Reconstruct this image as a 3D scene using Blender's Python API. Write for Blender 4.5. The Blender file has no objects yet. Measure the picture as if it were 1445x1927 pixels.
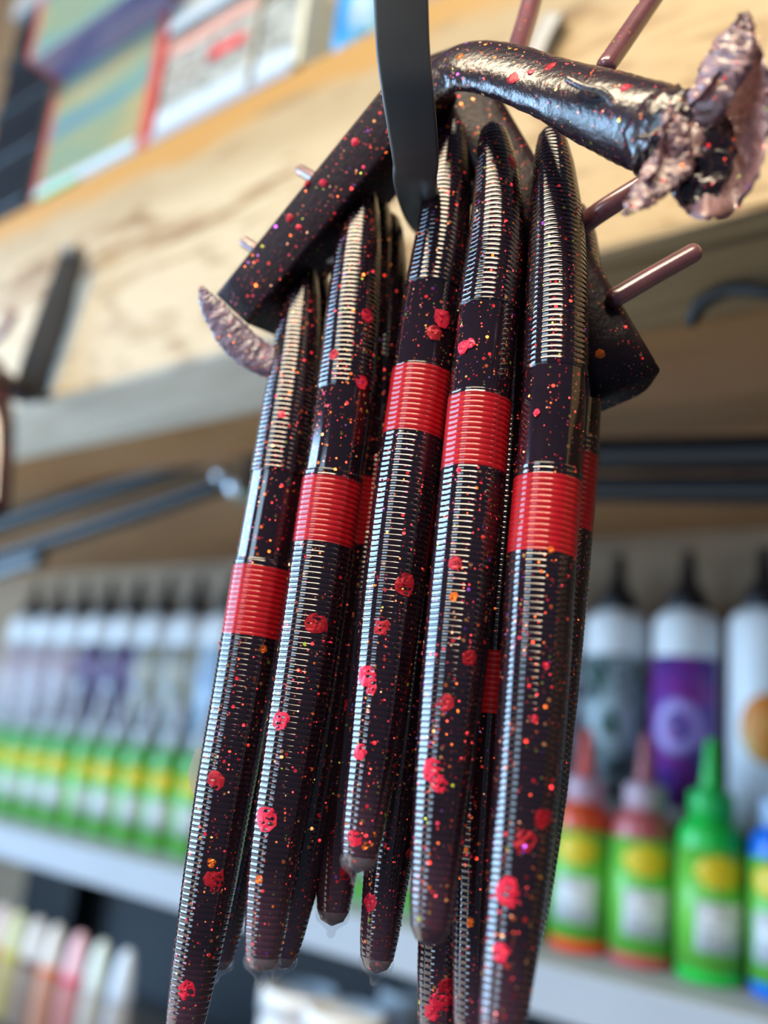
import bpy, math, random
import numpy as np
from mathutils import Matrix, Vector

random.seed(7)
rng = np.random.default_rng(7)
SC = bpy.context.scene
COL = SC.collection

# ------------------------------------------------------------------ camera
W, H, F = 1445.0, 1927.0, 1725.0
RC = np.array([[0.78612784, 0.07521648, 0.61347005],
               [0.60986202, -0.25556457, -0.75017003],
               [0.10035606, 0.96386162, -0.2467781]])
cd = bpy.data.cameras.new('camera')
cam = bpy.data.objects.new('camera', cd)
COL.objects.link(cam)
m = Matrix([list(r) + [0.0] for r in RC] + [[0, 0, 0, 1]])
cam.matrix_world = m
cd.sensor_fit = 'VERTICAL'
cd.sensor_height = 9.6
cd.lens = 9.6 * F / H
cd.clip_start = 0.005
cd.clip_end = 30
cd.dof.use_dof = True
cd.dof.focus_distance = 0.160
cd.dof.aperture_fstop = cd.lens / 4.6
SC.camera = cam

# ------------------------------------------------------------------ world, lamps, exposure
SC.view_settings.view_transform = 'Standard'
SC.view_settings.look = 'None'
SC.view_settings.gamma = 1.0
SC.view_settings.use_curve_mapping = False
SC.view_settings.exposure = -0.15
wd = bpy.data.worlds.new('room_air')
SC.world = wd
wd.use_nodes = True
wd.node_tree.nodes['Background'].inputs[0].default_value = (0.48, 0.66, 1.0, 1)
wd.node_tree.nodes['Background'].inputs[1].default_value = 0.15


def area_light(name, loc, target, sx, sy, power, color):
    d = bpy.data.lights.new(name, 'AREA')
    d.shape = 'RECTANGLE'
    d.size, d.size_y = sx, sy
    d.energy = power
    d.color = color
    o = bpy.data.objects.new(name, d)
    COL.objects.link(o)
    o.location = loc
    o.rotation_euler = (Vector(target) - Vector(loc)).to_track_quat('-Z', 'Y').to_euler()
    return o


area_light('ceiling_lamp', (0.08, -0.92, 1.34), (-0.05, 0.15, 0.1), 1.8, 0.55, 88, (1.0, 0.84, 0.60))
area_light('window_daylight', (-1.60, -0.50, 0.22), (-0.15, 0.25, 0.05), 1.0, 0.75, 42, (0.42, 0.68, 1.0))
area_light('added_room_fill', (-0.38, -1.65, 0.22), (-0.1, 0.2, 0.05), 0.60, 0.70, 10.0, (0.52, 0.77, 1.0))  # added blue fill, lifts the bottles below the shelf and the rib glints


# ------------------------------------------------------------------ pixel -> world
def ray(px, py):
    return RC @ np.array([(px - W / 2) / F, -(py - H / 2) / F, -1.0])


def P(px, py, d):
    return ray(px, py) * d


def onY(px, py, Y):
    r = ray(px, py)
    return r * (Y / r[1])


def onZ(px, py, z):
    r = ray(px, py)
    return r * (z / r[2])


# ------------------------------------------------------------------ materials
def nd(nt, t, **kw):
    n = nt.nodes.new(t)
    for k, v in kw.items():
        setattr(n, k, v)
    return n


def mix_rgb(nt, fac, a, b, mode='MIX'):
    n = nd(nt, 'ShaderNodeMix', data_type='RGBA', blend_type=mode)
    for s, v in ((n.inputs[0], fac), (n.inputs[6], a), (n.inputs[7], b)):
        if isinstance(v, bpy.types.NodeSocket):
            nt.links.new(v, s)
        elif isinstance(v, (int, float)):
            s.default_value = v
        else:
            s.default_value = (*v, 1) if len(v) == 3 else v
    return n.outputs[2]


def math_n(nt, op, a, b=None):
    n = nd(nt, 'ShaderNodeMath', operation=op)
    for s, v in zip(n.inputs, (a, b)):
        if v is None:
            continue
        if isinstance(v, bpy.types.NodeSocket):
            nt.links.new(v, s)
        else:
            s.default_value = v
    return n.outputs[0]


def ramp(nt, fac, stops, interp='LINEAR'):
    n = nd(nt, 'ShaderNodeValToRGB')
    n.color_ramp.interpolation = interp
    e = n.color_ramp.elements
    while len(e) < len(stops):
        e.new(0.5)
    for el, (p, c) in zip(e, stops):
        el.position = p
        el.color = (*c, 1) if len(c) == 3 else c
    if fac is not None:
        nt.links.new(fac, n.inputs[0])
    return n.outputs[0]


def new_mat(name):
    mt = bpy.data.materials.new(name)
    mt.use_nodes = True
    nt = mt.node_tree
    return mt, nt, nt.nodes['Principled BSDF']


def coords(nt, scale=(1, 1, 1), kind='Object'):
    tc = nd(nt, 'ShaderNodeTexCoord')
    mp = nd(nt, 'ShaderNodeMapping')
    mp.inputs['Scale'].default_value = scale
    nt.links.new(tc.outputs[kind], mp.inputs[0])
    return mp.outputs[0]


def noise(nt, vec, scale, detail=3, rough=0.5, dist=0.0):
    n = nd(nt, 'ShaderNodeTexNoise')
    n.inputs['Scale'].default_value = scale
    n.inputs['Detail'].default_value = detail
    n.inputs['Roughness'].default_value = rough
    n.inputs['Distortion'].default_value = dist
    nt.links.new(vec, n.inputs['Vector'])
    return n


def bump(nt, height, strength, dist=0.0005):
    b = nd(nt, 'ShaderNodeBump')
    b.inputs['Strength'].default_value = strength
    b.inputs['Distance'].default_value = dist
    nt.links.new(height, b.inputs['Height'])
    return b.outputs[0]


def plain(name, col, rough=0.45, metal=0.0, var=0.12, scale=60, trans=0.0, sss=0.0, coat=0.0, alpha=1.0):
    mt, nt, p = new_mat(name)
    v = coords(nt)
    n = noise(nt, v, scale)
    c = mix_rgb(nt, n.outputs[0], tuple(x * (1 - var) for x in col), tuple(min(1, x * (1 + var)) for x in col))
    nt.links.new(c, p.inputs['Base Color'])
    p.inputs['Roughness'].default_value = rough
    p.inputs['Metallic'].default_value = metal
    p.inputs['Transmission Weight'].default_value = trans
    p.inputs['Coat Weight'].default_value = coat
    p.inputs['Alpha'].default_value = alpha
    if sss:
        p.inputs['Subsurface Weight'].default_value = sss
        p.inputs['Subsurface Radius'].default_value = (0.003, 0.001, 0.001)
        p.inputs['Subsurface Scale'].default_value = 1.0
    return mt


def glitter_plastic(name, base, amount=1.0, tail=False, rough=0.16, bumpy=0.0, trans=0.0, coat=1.0):
    """dark translucent plastic with small coloured flakes set just under the skin"""
    mt, nt, p = new_mat(name)
    v = coords(nt)
    col = None
    geo = nd(nt, 'ShaderNodeNewGeometry')
    n0 = noise(nt, v, 180, 3)
    basec = mix_rgb(nt, n0.outputs[0], tuple(c * 0.6 for c in base), tuple(c * 1.5 for c in base))
    maskall = None
    normal = geo.outputs['Normal']
    for sc, thr, keep, bright in ((620, 0.20, 0.50, 1.0), (1500, 0.27, 0.42, 0.55)):
        vo = nd(nt, 'ShaderNodeTexVoronoi')
        vo.inputs['Scale'].default_value = sc
        nt.links.new(v, vo.inputs['Vector'])
        sp = nd(nt, 'ShaderNodeSeparateColor')
        nt.links.new(vo.outputs['Color'], sp.inputs[0])
        inside = math_n(nt, 'LESS_THAN', vo.outputs['Distance'], thr)
        pick = math_n(nt, 'LESS_THAN', sp.outputs[1], keep * amount)
        msk = math_n(nt, 'MULTIPLY', inside, pick)
        fc = ramp(nt, sp.outputs[0], [(0.0, (0.60 * bright, 0.01, 0.025)), (0.42, (0.75 * bright, 0.035, 0.02)),
                                      (0.60, (0.80 * bright, 0.16 * bright, 0.02)), (0.78, (0.62 * bright, 0.30 * bright, 0.12)),
                                      (0.90, (0.22 * bright, 0.04, 0.50 * bright)), (0.95, (0.40 * bright, 0.50 * bright, 0.04))], 'CONSTANT')
        basec = mix_rgb(nt, msk, basec, fc)
        maskall = msk if maskall is None else math_n(nt, 'MAXIMUM', maskall, msk)
        sub = nd(nt, 'ShaderNodeVectorMath', operation='SUBTRACT')
        nt.links.new(vo.outputs['Color'], sub.inputs[0])
        sub.inputs[1].default_value = (0.5, 0.5, 0.5)
        scl = nd(nt, 'ShaderNodeVectorMath', operation='SCALE')
        nt.links.new(sub.outputs[0], scl.inputs[0])
        nt.links.new(math_n(nt, 'MULTIPLY', msk, 1.5), scl.inputs['Scale'])
        add = nd(nt, 'ShaderNodeVectorMath', operation='ADD')
        nt.links.new(normal, add.inputs[0])
        nt.links.new(scl.outputs[0], add.inputs[1])
        normal = add.outputs[0]
    nrm = nd(nt, 'ShaderNodeVectorMath', operation='NORMALIZE')
    nt.links.new(normal, nrm.inputs[0])
    nt.links.new(nrm.outputs[0], p.inputs['Normal'])
    if bumpy:
        b = bump(nt, noise(nt, v, 900, 4).outputs[0], bumpy, 0.0006)
        nt.links.new(b, p.inputs['Coat Normal'])
    nt.links.new(math_n(nt, 'MULTIPLY', maskall, 0.75), p.inputs['Metallic'])
    p.inputs['Roughness'].default_value = 0.35
    nt.links.new(math_n(nt, 'MULTIPLY', maskall, 0.5), p.inputs['Specular IOR Level'])
    p.inputs['Coat Weight'].default_value = coat
    p.inputs['Coat Roughness'].default_value = rough
    p.inputs['Coat IOR'].default_value = 1.75
    if tail:
        at = nd(nt, 'ShaderNodeAttribute', attribute_name='tail')
        clear = math_n(nt, 'MULTIPLY', at.outputs['Fac'], math_n(nt, 'SUBTRACT', 1.0, maskall))
        nt.links.new(math_n(nt, 'MULTIPLY', clear, 0.8), p.inputs['Transmission Weight'])
        basec = mix_rgb(nt, clear, basec, (0.10, 0.04, 0.075))
    elif trans:
        nt.links.new(math_n(nt, 'MULTIPLY', math_n(nt, 'SUBTRACT', 1.0, maskall), trans), p.inputs['Transmission Weight'])
    nt.links.new(basec, p.inputs['Base Color'])
    return mt


def wood(name, stops, stretch=(1, 14, 14), scale=5.0, rough=0.55, band=None, knot=1.6, warm=False):
    mt, nt, p = new_mat(name)
    v = coords(nt, stretch)
    n1 = noise(nt, v, scale, 4, 0.55, knot)
    n2 = noise(nt, v, scale * 9, 3, 0.6, 0.3)
    f = math_n(nt, 'ADD', math_n(nt, 'MULTIPLY', n1.outputs[0], 0.82), math_n(nt, 'MULTIPLY', n2.outputs[0], 0.18))
    c = ramp(nt, f, stops)
    if band:
        z0, z1, bc, axis = band
        tc = nd(nt, 'ShaderNodeTexCoord')
        sx = nd(nt, 'ShaderNodeSeparateXYZ')
        nt.links.new(tc.outputs['Object'], sx.inputs[0])
        mr = nd(nt, 'ShaderNodeMapRange')
        mr.inputs[1].default_value, mr.inputs[2].default_value = z0, z1
        wob = math_n(nt, 'MULTIPLY', math_n(nt, 'SUBTRACT', n1.outputs[0], 0.5), 0.03)
        nt.links.new(math_n(nt, 'ADD', sx.outputs[axis], wob), mr.inputs[0])
        if warm:      # yellower, darker right end paints in the stronger light at the left
            mw = nd(nt, 'ShaderNodeMapRange')
            mw.inputs[1].default_value, mw.inputs[2].default_value = -0.30, -0.10
            nt.links.new(math_n(nt, 'ADD', sx.outputs[0], math_n(nt, 'MULTIPLY', wob, 3.0)), mw.inputs[0])
            c = mix_rgb(nt, mw.outputs[0], c, mix_rgb(nt, 1.0, c, (0.92, 0.74, 0.50), 'MULTIPLY'))
            tau = nd(nt, 'ShaderNodeMapRange')
            tau.inputs[1].default_value, tau.inputs[2].default_value = z0 - 0.030, z0 - 0.012
            nt.links.new(math_n(nt, 'ADD', sx.outputs[axis], math_n(nt, 'MULTIPLY', wob, 1.2)), tau.inputs[0])
            c = mix_rgb(nt, math_n(nt, 'MULTIPLY', tau.outputs[0], 0.65), c, (0.25, 0.185, 0.10))
        c = mix_rgb(nt, mr.outputs[0], c, bc)
    nt.links.new(c, p.inputs['Base Color'])
    p.inputs['Roughness'].default_value = rough
    nt.links.new(bump(nt, n2.outputs[0], 0.25), p.inputs['Normal'])
    return mt


def print_mat(name, stops, scale=40, stretch=(1, 1, 1), dist=0.6, rough=0.35, interp='LINEAR'):
    mt, nt, p = new_mat(name)
    v = coords(nt, stretch)
    n = noise(nt, v, scale, 2, 0.5, dist)
    nt.links.new(ramp(nt, n.outputs[0], stops, interp), p.inputs['Base Color'])
    p.inputs['Roughness'].default_value = rough
    return mt


M = {}
M['worm'] = glitter_plastic('dark_glitter_plastic', (0.010, 0.0045, 0.0085), tail=True, rough=0.075)
M['runner'] = glitter_plastic('runner_glitter_plastic', (0.016, 0.007, 0.012), rough=0.26, bumpy=0.25, amount=0.9)
M['arm_plastic'] = glitter_plastic('matte_glitter_plastic', (0.016, 0.007, 0.012), rough=0.45, bumpy=0.3, amount=0.8, coat=0.3)
M['leaf'] = glitter_plastic('violet_thin_plastic', (0.20, 0.135, 0.22), rough=0.3, bumpy=0.9, amount=0.6, trans=0.3)
M['flash'] = glitter_plastic('thin_mauve_plastic', (0.46, 0.25, 0.27), rough=0.25, bumpy=0.9, amount=0.55, trans=0.5)
M['pin'] = glitter_plastic('mauve_pin_plastic', (0.24, 0.09, 0.11), rough=0.2, amount=0.5, trans=0.4)
M['red'] = plain('red_band_plastic', (0.33, 0.005, 0.011), 0.42, var=0.3, scale=500, sss=0.15, coat=0.6)
M['red'].node_tree.nodes['Principled BSDF'].inputs['Specular IOR Level'].default_value = 0.15
M['f_red'] = plain('red_flake', (0.95, 0.015, 0.05), 0.35, 0.35, var=0.75, scale=2300)
M['f_darkred'] = plain('deep_red_flake', (0.35, 0.008, 0.02), 0.4, 0.35, var=0.6, scale=1800)
M['f_orange'] = plain('orange_flake', (0.95, 0.17, 0.02), 0.3, 0.6, var=0.2, scale=900)
M['f_gold'] = plain('copper_flake', (0.85, 0.40, 0.16), 0.28, 0.8, var=0.2, scale=900)
M['f_violet'] = plain('violet_flake', (0.30, 0.06, 0.85), 0.3, 0.5, var=0.2, scale=900)
M['f_green'] = plain('green_flake', (0.50, 0.70, 0.04), 0.3, 0.5, var=0.2, scale=900)
M['clear'] = plain('clear_plastic', (0.40, 0.38, 0.46), 0.12, var=0.1, alpha=0.13, coat=1.0)
M['haze'] = plain('milky_plastic', (0.55, 0.54, 0.56), 0.2, var=0.15, scale=300, alpha=0.4, coat=1.0)
M['black'] = plain('black_painted_metal', (0.075, 0.076, 0.080), 0.42, 0.2, var=0.2)
M['arm'] = plain('black_tube', (0.006, 0.007, 0.010), 0.36, 0.0, var=0.1)
M['arm'].node_tree.nodes['Principled BSDF'].inputs['Specular IOR Level'].default_value = 0.3
M['steel'] = plain('bright_steel', (0.55, 0.62, 0.70), 0.25, 0.9)
M['greysteel'] = plain('grey_metal', (0.28, 0.28, 0.28), 0.5, 0.3)
M['darkhook'] = plain('dark_grey_metal', (0.022, 0.022, 0.024), 0.5, 0.3)

# ------------------------------------------------------------------ mesh helpers


def root_loc(o):
    v = Vector((0, 0, 0))
    while o is not None:
        v += o.location
        o = o.parent
    return v


def mk(name, verts, faces, mat, parent=None, smooth=True, fmat=None, local=False):
    """ONE mesh object; verts are world positions unless local"""
    me = bpy.data.meshes.new(name)
    v = np.asarray(verts, dtype=float)
    if parent is not None and not local:
        v = v - np.array(root_loc(parent))
    me.from_pydata(v.tolist(), [], [tuple(int(i) for i in f) for f in faces])
    for mm in (mat if isinstance(mat, (list, tuple)) else [mat]):
        me.materials.append(mm)
    me.polygons.foreach_set('use_smooth', [smooth] * len(me.polygons))
    if fmat is not None:
        me.polygons.foreach_set('material_index', fmat)
    me.update()
    o = bpy.data.objects.new(name, me)
    COL.objects.link(o)
    if parent is not None:
        o.parent = parent
    return o


def tag(o, label=None, cat=None, group=None, kind=None):
    for k, v in (('label', label), ('category', cat), ('group', group), ('kind', kind)):
        if v:
            o[k] = v
    return o


def thing(name, label, cat, loc, group=None, rz=0.0):
    o = bpy.data.objects.new(name, None)
    o.empty_display_size = 0.01
    COL.objects.link(o)
    o.location = tuple(float(x) for x in loc)
    o.rotation_euler = (0, 0, rz)
    return tag(o, label, cat, group)


def grid_faces(nr, ns, off=0, closed=True):
    i = np.arange(nr - 1)[:, None]
    j = np.arange(ns if closed else ns - 1)[None, :]
    j2 = (j + 1) % ns
    f = np.stack([i * ns + j, i * ns + j2, (i + 1) * ns + j2, (i + 1) * ns + j], axis=-1).reshape(-1, 4) + off
    return f


def catmull(pts, n):
    pts = np.asarray(pts, float)
    if len(pts) == 2:
        t = np.linspace(0, 1, n)[:, None]
        return pts[0] * (1 - t) + pts[1] * t
    q = np.vstack([2 * pts[0] - pts[1], pts, 2 * pts[-1] - pts[-2]])
    out = []
    for u in np.linspace(0, len(pts) - 1 - 1e-9, n):
        i = int(u)
        t = u - i
        a, b, c, d = q[i], q[i + 1], q[i + 2], q[i + 3]
        out.append(0.5 * (2 * b + (c - a) * t + (2 * a - 5 * b + 4 * c - d) * t * t + (3 * b - a - 3 * c + d) * t ** 3))
    return np.array(out)


def unit(v):
    v = np.asarray(v, float)
    return v / np.linalg.norm(v, axis=-1, keepdims=True)


def tube_geo(pts, rad, seg=14, n=24, cap=True, flat=None, ref=None):
    """swept round (or elliptical) tube along points; rad scalar or list per control point"""
    c = catmull(pts, n)
    if np.isscalar(rad):
        r = np.full(n, rad)
    else:
        r = np.interp(np.linspace(0, 1, n), np.linspace(0, 1, len(rad)), rad)
    T = unit(np.gradient(c, axis=0))
    ref = np.array(ref if ref is not None else (0.3, -0.9, 0.2), float)
    N = unit(ref - (T @ ref)[:, None] * T)
    B = np.cross(T, N)
    fl = np.ones(n) if flat is None else np.interp(np.linspace(0, 1, n), np.linspace(0, 1, len(flat)), flat)
    if cap:   # round the ends
        k = 4
        cc, rr, NN, BB, ff = [], [], [], [], []
        for q in range(k):
            a = math.pi / 2 * q / k
            cc.append(c[0] - T[0] * r[0] * math.cos(a) * 0.8)
            rr.append(r[0] * max(math.sin(a), 0.02)); NN.append(N[0]); BB.append(B[0]); ff.append(fl[0])
        for q in range(n):
            cc.append(c[q]); rr.append(r[q]); NN.append(N[q]); BB.append(B[q]); ff.append(fl[q])
        for q in range(k - 1, -1, -1):
            a = math.pi / 2 * q / k
            cc.append(c[-1] + T[-1] * r[-1] * math.cos(a) * 0.8)
            rr.append(r[-1] * max(math.sin(a), 0.02)); NN.append(N[-1]); BB.append(B[-1]); ff.append(fl[-1])
        c, r, N, B, fl = map(np.array, (cc, rr, NN, BB, ff))
    th = np.linspace(0, 2 * math.pi, seg, endpoint=False)
    v = (c[:, None, :] + r[:, None, None] * (fl[:, None, None] * np.cos(th)[None, :, None] * N[:, None, :]
                                            + np.sin(th)[None, :, None] * B[:, None, :])).reshape(-1, 3)
    f = [tuple(x) for x in grid_faces(len(c), seg)]
    f.append(tuple(range(seg - 1, -1, -1)))
    f.append(tuple(range((len(c) - 1) * seg, len(c) * seg)))
    return v, f


def tube(name, pts, rad, mat, parent=None, **kw):
    v, f = tube_geo(pts, rad, **kw)
    return mk(name, v, f, mat, parent)


def strip_geo(pts, wdir, width, thick, n=40, bev=0.0006):
    """flat metal strip swept along points; wdir = direction of its width (list per point or one)"""
    c = catmull(pts, n)
    T = unit(np.gradient(c, axis=0))
    wd_ = np.asarray(wdir, float)
    if wd_.ndim == 1:
        wd_ = np.repeat(wd_[None], n, 0)
    else:
        wd_ = catmull(wd_, n)
    w = np.full(n, width) if np.isscalar(width) else np.interp(np.linspace(0, 1, n), np.linspace(0, 1, len(width)), width)
    Wv = unit(wd_ - (wd_ * T).sum(1, keepdims=True) * T)
    Nv = np.cross(T, Wv)
    a, b = w / 2, thick / 2
    prof = []
    for sx, sy in ((1, 1), (-1, 1), (-1, -1), (1, -1)):
        for q in range(4):
            ang = {(1, 1): 0, (-1, 1): 90, (-1, -1): 180, (1, -1): 270}[(sx, sy)] + q * 30
            prof.append((sx, sy, math.cos(math.radians(ang)) * bev, math.sin(math.radians(ang)) * bev))
    rings = []
    for sx, sy, dx, dy in prof:
        rings.append(c + Wv * ((sx * (a - bev) + dx)[:, None]) + Nv * (sy * (b - bev) + dy))
    v = np.stack(rings, 1).reshape(-1, 3)
    ns = len(prof)
    f = [tuple(x) for x in grid_faces(n, ns)]
    f.append(tuple(range(ns - 1, -1, -1)))
    f.append(tuple(range((n - 1) * ns, n * ns)))
    return v, f


def box_geo(x0, x1, y0, y1, z0, z1, bev=0.0):
    import bmesh
    bm = bmesh.new()
    bmesh.ops.create_cube(bm, size=1.0)
    for q in bm.verts:
        q.co = Vector((x0 if q.co.x < 0 else x1, y0 if q.co.y < 0 else y1, z0 if q.co.z < 0 else z1))
    if bev:
        bmesh.ops.bevel(bm, geom=bm.edges[:], offset=bev, segments=2, profile=0.5, affect='EDGES')
    bm.verts.index_update()
    v = [tuple(q.co) for q in bm.verts]
    f = [tuple(q.index for q in fc.verts) for fc in bm.faces]
    bm.free()
    return v, f


def box(name, x0, x1, y0, y1, z0, z1, mat, parent=None, bev=0.001, local=False):
    v, f = box_geo(min(x0, x1), max(x0, x1), y0, y1, z0, z1, bev)
    return mk(name, v, f, mat, parent, smooth=False, local=local)


def lathe(name, prof, mat, parent, seg=28):
    th = np.linspace(0, 2 * math.pi, seg, endpoint=False)
    v = np.array([[r * math.cos(t), r * math.sin(t), z] for r, z in prof for t in th])
    f = [tuple(x) for x in grid_faces(len(prof), seg)]
    f.append(tuple(range(seg - 1, -1, -1)))
    f.append(tuple(range((len(prof) - 1) * seg, len(prof) * seg)))
    return mk(name, v, f, mat, parent, local=True)


def patch(name, r, a_c, a_w, z0, z1, mat, parent, shape='rect', thick=0.0004, inner=0.0, n=20):
    """label lying on a round bottle; a_c centre angle, a_w half width in radians; rect, oval or ring"""
    vs, fs = [], []
    if shape == 'rect':
        for k in range(n + 1):
            a = a_c - a_w + 2 * a_w * k / n
            for rr in (r, r + thick):
                for z in (z0, z1):
                    vs.append((rr * math.cos(a), rr * math.sin(a), z))
        for k in range(n):
            b = 4 * k
            fs += [(b + 2, b + 6, b + 7, b + 3), (b + 1, b + 3, b + 7, b + 5), (b, b + 4, b + 6, b + 2)]
        fs += [(0, 2, 3, 1), (4 * n, 4 * n + 1, 4 * n + 3, 4 * n + 2)]
    else:
        zc, zr = (z0 + z1) / 2, (z1 - z0) / 2
        rings = [1.0, 0.75, 0.5, 0.25, 0.02] if not inner else [1.0, (1 + inner) / 2, inner]
        m_ = 28
        for rad_ in rings:
            for k in range(m_):
                t = 2 * math.pi * k / m_
                a = a_c + a_w * rad_ * math.cos(t)
                vs.append(((r + thick) * math.cos(a), (r + thick) * math.sin(a), zc + zr * rad_ * math.sin(t)))
        fs = [tuple(reversed(tuple(x))) for x in grid_faces(len(rings), m_)]
        base = len(vs)
        for k in range(m_):     # edge skirt down to the bottle
            t = 2 * math.pi * k / m_
            a = a_c + a_w * math.cos(t)
            vs.append((r * math.cos(a), r * math.sin(a), zc + zr * math.sin(t)))
        for k in range(m_):
            fs.append((k, (k + 1) % m_, base + (k + 1) % m_, base + k))
    return mk(name, vs, fs, mat, parent, local=True)


def copy_tree(o, parent=None):
    c = o.copy()
    COL.objects.link(c)
    c.parent = parent
    for ch in list(o.children):
        copy_tree(ch, c)
    return c


ORD = ['first', 'second', 'third', 'fourth', 'fifth', 'sixth', 'seventh', 'eighth', 'ninth', 'tenth', 'eleventh',
       'twelfth', 'thirteenth', 'fourteenth', 'fifteenth', 'sixteenth', 'seventeenth', 'eighteenth', 'nineteenth',
       'twentieth', 'twenty-first', 'twenty-second', 'twenty-third', 'twenty-fourth']

# ------------------------------------------------------------------ setting
YB, YU = 0.250, 0.3125            # front and back of the wooden beam
ZB, ZT = 0.660 * YB, 1.240 * YB   # its bottom and top
YWALL = 0.66
M['beam'] = wood('pale_plank_wood', [(0.31, (0.117, 0.068, 0.031)), (0.39, (0.234, 0.152, 0.072)), (0.45, (0.385, 0.318, 0.210)), (0.55, (0.420, 0.350, 0.240)),
                                     (0.62, (0.273, 0.204, 0.117)), (0.66, (0.359, 0.264, 0.135)), (0.72, (0.250, 0.144, 0.045))],
                 (1, 3, 4.2), 5.2, band=(ZT - 0.026, ZT - 0.016, (0.33, 0.18, 0.045), 2), knot=3.0, warm=True)
M['underwood'] = wood('dark_shelf_wood', [(0.3, (0.26, 0.13, 0.055)), (0.5, (0.46, 0.255, 0.115)), (0.7, (0.35, 0.185, 0.085))], (1, 8, 8), 5)
M['wallwood'] = wood('wall_panel_wood', [(0.3, (0.18, 0.115, 0.065)), (0.5, (0.38, 0.27, 0.165)), (0.72, (0.26, 0.17, 0.10))], (1, 10, 16), 4)
M['greyshelf'] = plain('grey_laminate', (0.25, 0.30, 0.37), 0.55, var=0.06, scale=25)
M['darkpanel'] = plain('charcoal_panel', (0.020, 0.024, 0.031), 0.6, var=0.3, scale=20)
M['bounce_bench'] = plain('added_bounce_bench_top', (0.75, 0.75, 0.72), 0.6, var=0.05)
M['desk'] = plain('dark_desk_top', (0.05, 0.055, 0.06), 0.5)
M['riser'] = wood('brown_step_wood', [(0.3, (0.08, 0.05, 0.03)), (0.6, (0.16, 0.10, 0.06))], (1, 8, 8), 6)

struct = lambda o: tag(o, kind='structure')
beam = struct(box('trim_1', -2.2, 0.9, YB, YU, ZB, ZT, M['beam'], bev=0.003))                        # the front beam of the shelf
ub, nt, pb = new_mat('weathered_underside_painted_bounce')  # weathered grey wood, whitened at the left to paint in window bounce
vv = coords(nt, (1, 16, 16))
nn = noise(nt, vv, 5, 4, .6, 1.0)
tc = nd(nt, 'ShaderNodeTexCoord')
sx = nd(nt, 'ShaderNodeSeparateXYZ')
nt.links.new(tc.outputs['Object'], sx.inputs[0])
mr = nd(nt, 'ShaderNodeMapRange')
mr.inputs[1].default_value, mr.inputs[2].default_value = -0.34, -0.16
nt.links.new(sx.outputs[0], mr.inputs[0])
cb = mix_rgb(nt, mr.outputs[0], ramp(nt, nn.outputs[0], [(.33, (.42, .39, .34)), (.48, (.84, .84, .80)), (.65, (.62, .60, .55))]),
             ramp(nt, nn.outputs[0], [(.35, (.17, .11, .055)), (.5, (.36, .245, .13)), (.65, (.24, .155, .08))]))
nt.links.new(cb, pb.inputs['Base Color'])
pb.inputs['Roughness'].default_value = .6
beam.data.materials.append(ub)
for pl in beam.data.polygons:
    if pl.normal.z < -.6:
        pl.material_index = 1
struct(box('trim_2', -2.2, 0.9, YU, YWALL, ZB + 0.012, ZT, M['underwood'], bev=0.001))       # shelf plank behind it
struct(box('wall_back', -4.0, 1.6, YWALL, YWALL + 0.02, -0.45, 1.8, M['wallwood'], bev=0))
ZG = -0.215 * 0.47
YG = 0.47
struct(box('trim_3', -2.2, 0.9, YG, YWALL, ZG - 0.025, ZG, M['greyshelf'], bev=0.0012))       # grey shelf
struct(box('trim_4', -2.2, 0.9, 0.572, 0.655, ZG, -0.030, M['riser'], bev=0.001))            # step under the rear row
ZD = -0.25
struct(box('trim_5', -2.2, 0.9, 0.30, YWALL, ZD - 0.02, ZD, M['desk'], bev=0.001))           # desk top under the shelf
struct(box('trim_6', -0.84, 0.9, 0.63, 0.655, ZD, ZG - 0.025, M['darkpanel'], bev=0.001))    # dark back panel
struct(box('trim_8', -1.7, -0.25, -0.75, 0.22, -0.32, -0.30, M['bounce_bench'], bev=0.001))         # pale bench added below the frame to bounce light up under the beam
struct(box('trim_7', -0.93, -0.84, 0.60, 0.655, ZD, ZG - 0.025, M['arm'], bev=0.001))

# ------------------------------------------------------------------ worms
RW = 0.00575
PITCH = 0.00098
KD = 2.45e-5
FLK = ['f_red', 'f_darkred', 'f_orange', 'f_gold', 'f_violet', 'f_green']


def profile(t):
    x = [0, .006, .014, .03, .06, .12, .22, .30, .55, .70, .82, .91, .96, .982, .994, 1.0]
    y = [.05, .30, .44, .55, .68, .83, .96, 1.0, 1.0, .95, .84, .70, .60, .52, .36, .04]
    return np.interp(t, x, y)


def hexes(items):
    """items: (pos, normal, radius, mat_idx) -> joined thin hexagonal flakes"""
    vs, fs, mi = [], [], []
    for pos, nrm, r, k in items:
        nrm = unit(nrm)
        u = unit(np.cross(nrm, (0.31, 0.55, 0.77)))
        w = np.cross(nrm, u)
        b = len(vs)
        for h in (0.0, 0.00006):
            for q in range(6):
                a = math.pi / 3 * q + 0.3
                vs.append(pos + r * (math.cos(a) * u + math.sin(a) * w) + nrm * h)
        fs.append(tuple(b + 6 + q for q in range(6)))
        mi.append(k)
        for q in range(6):
            fs.append((b + q, b + (q + 1) % 6, b + 6 + (q + 1) % 6, b + 6 + q))
            mi.append(k)
    return vs, fs, mi


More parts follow.
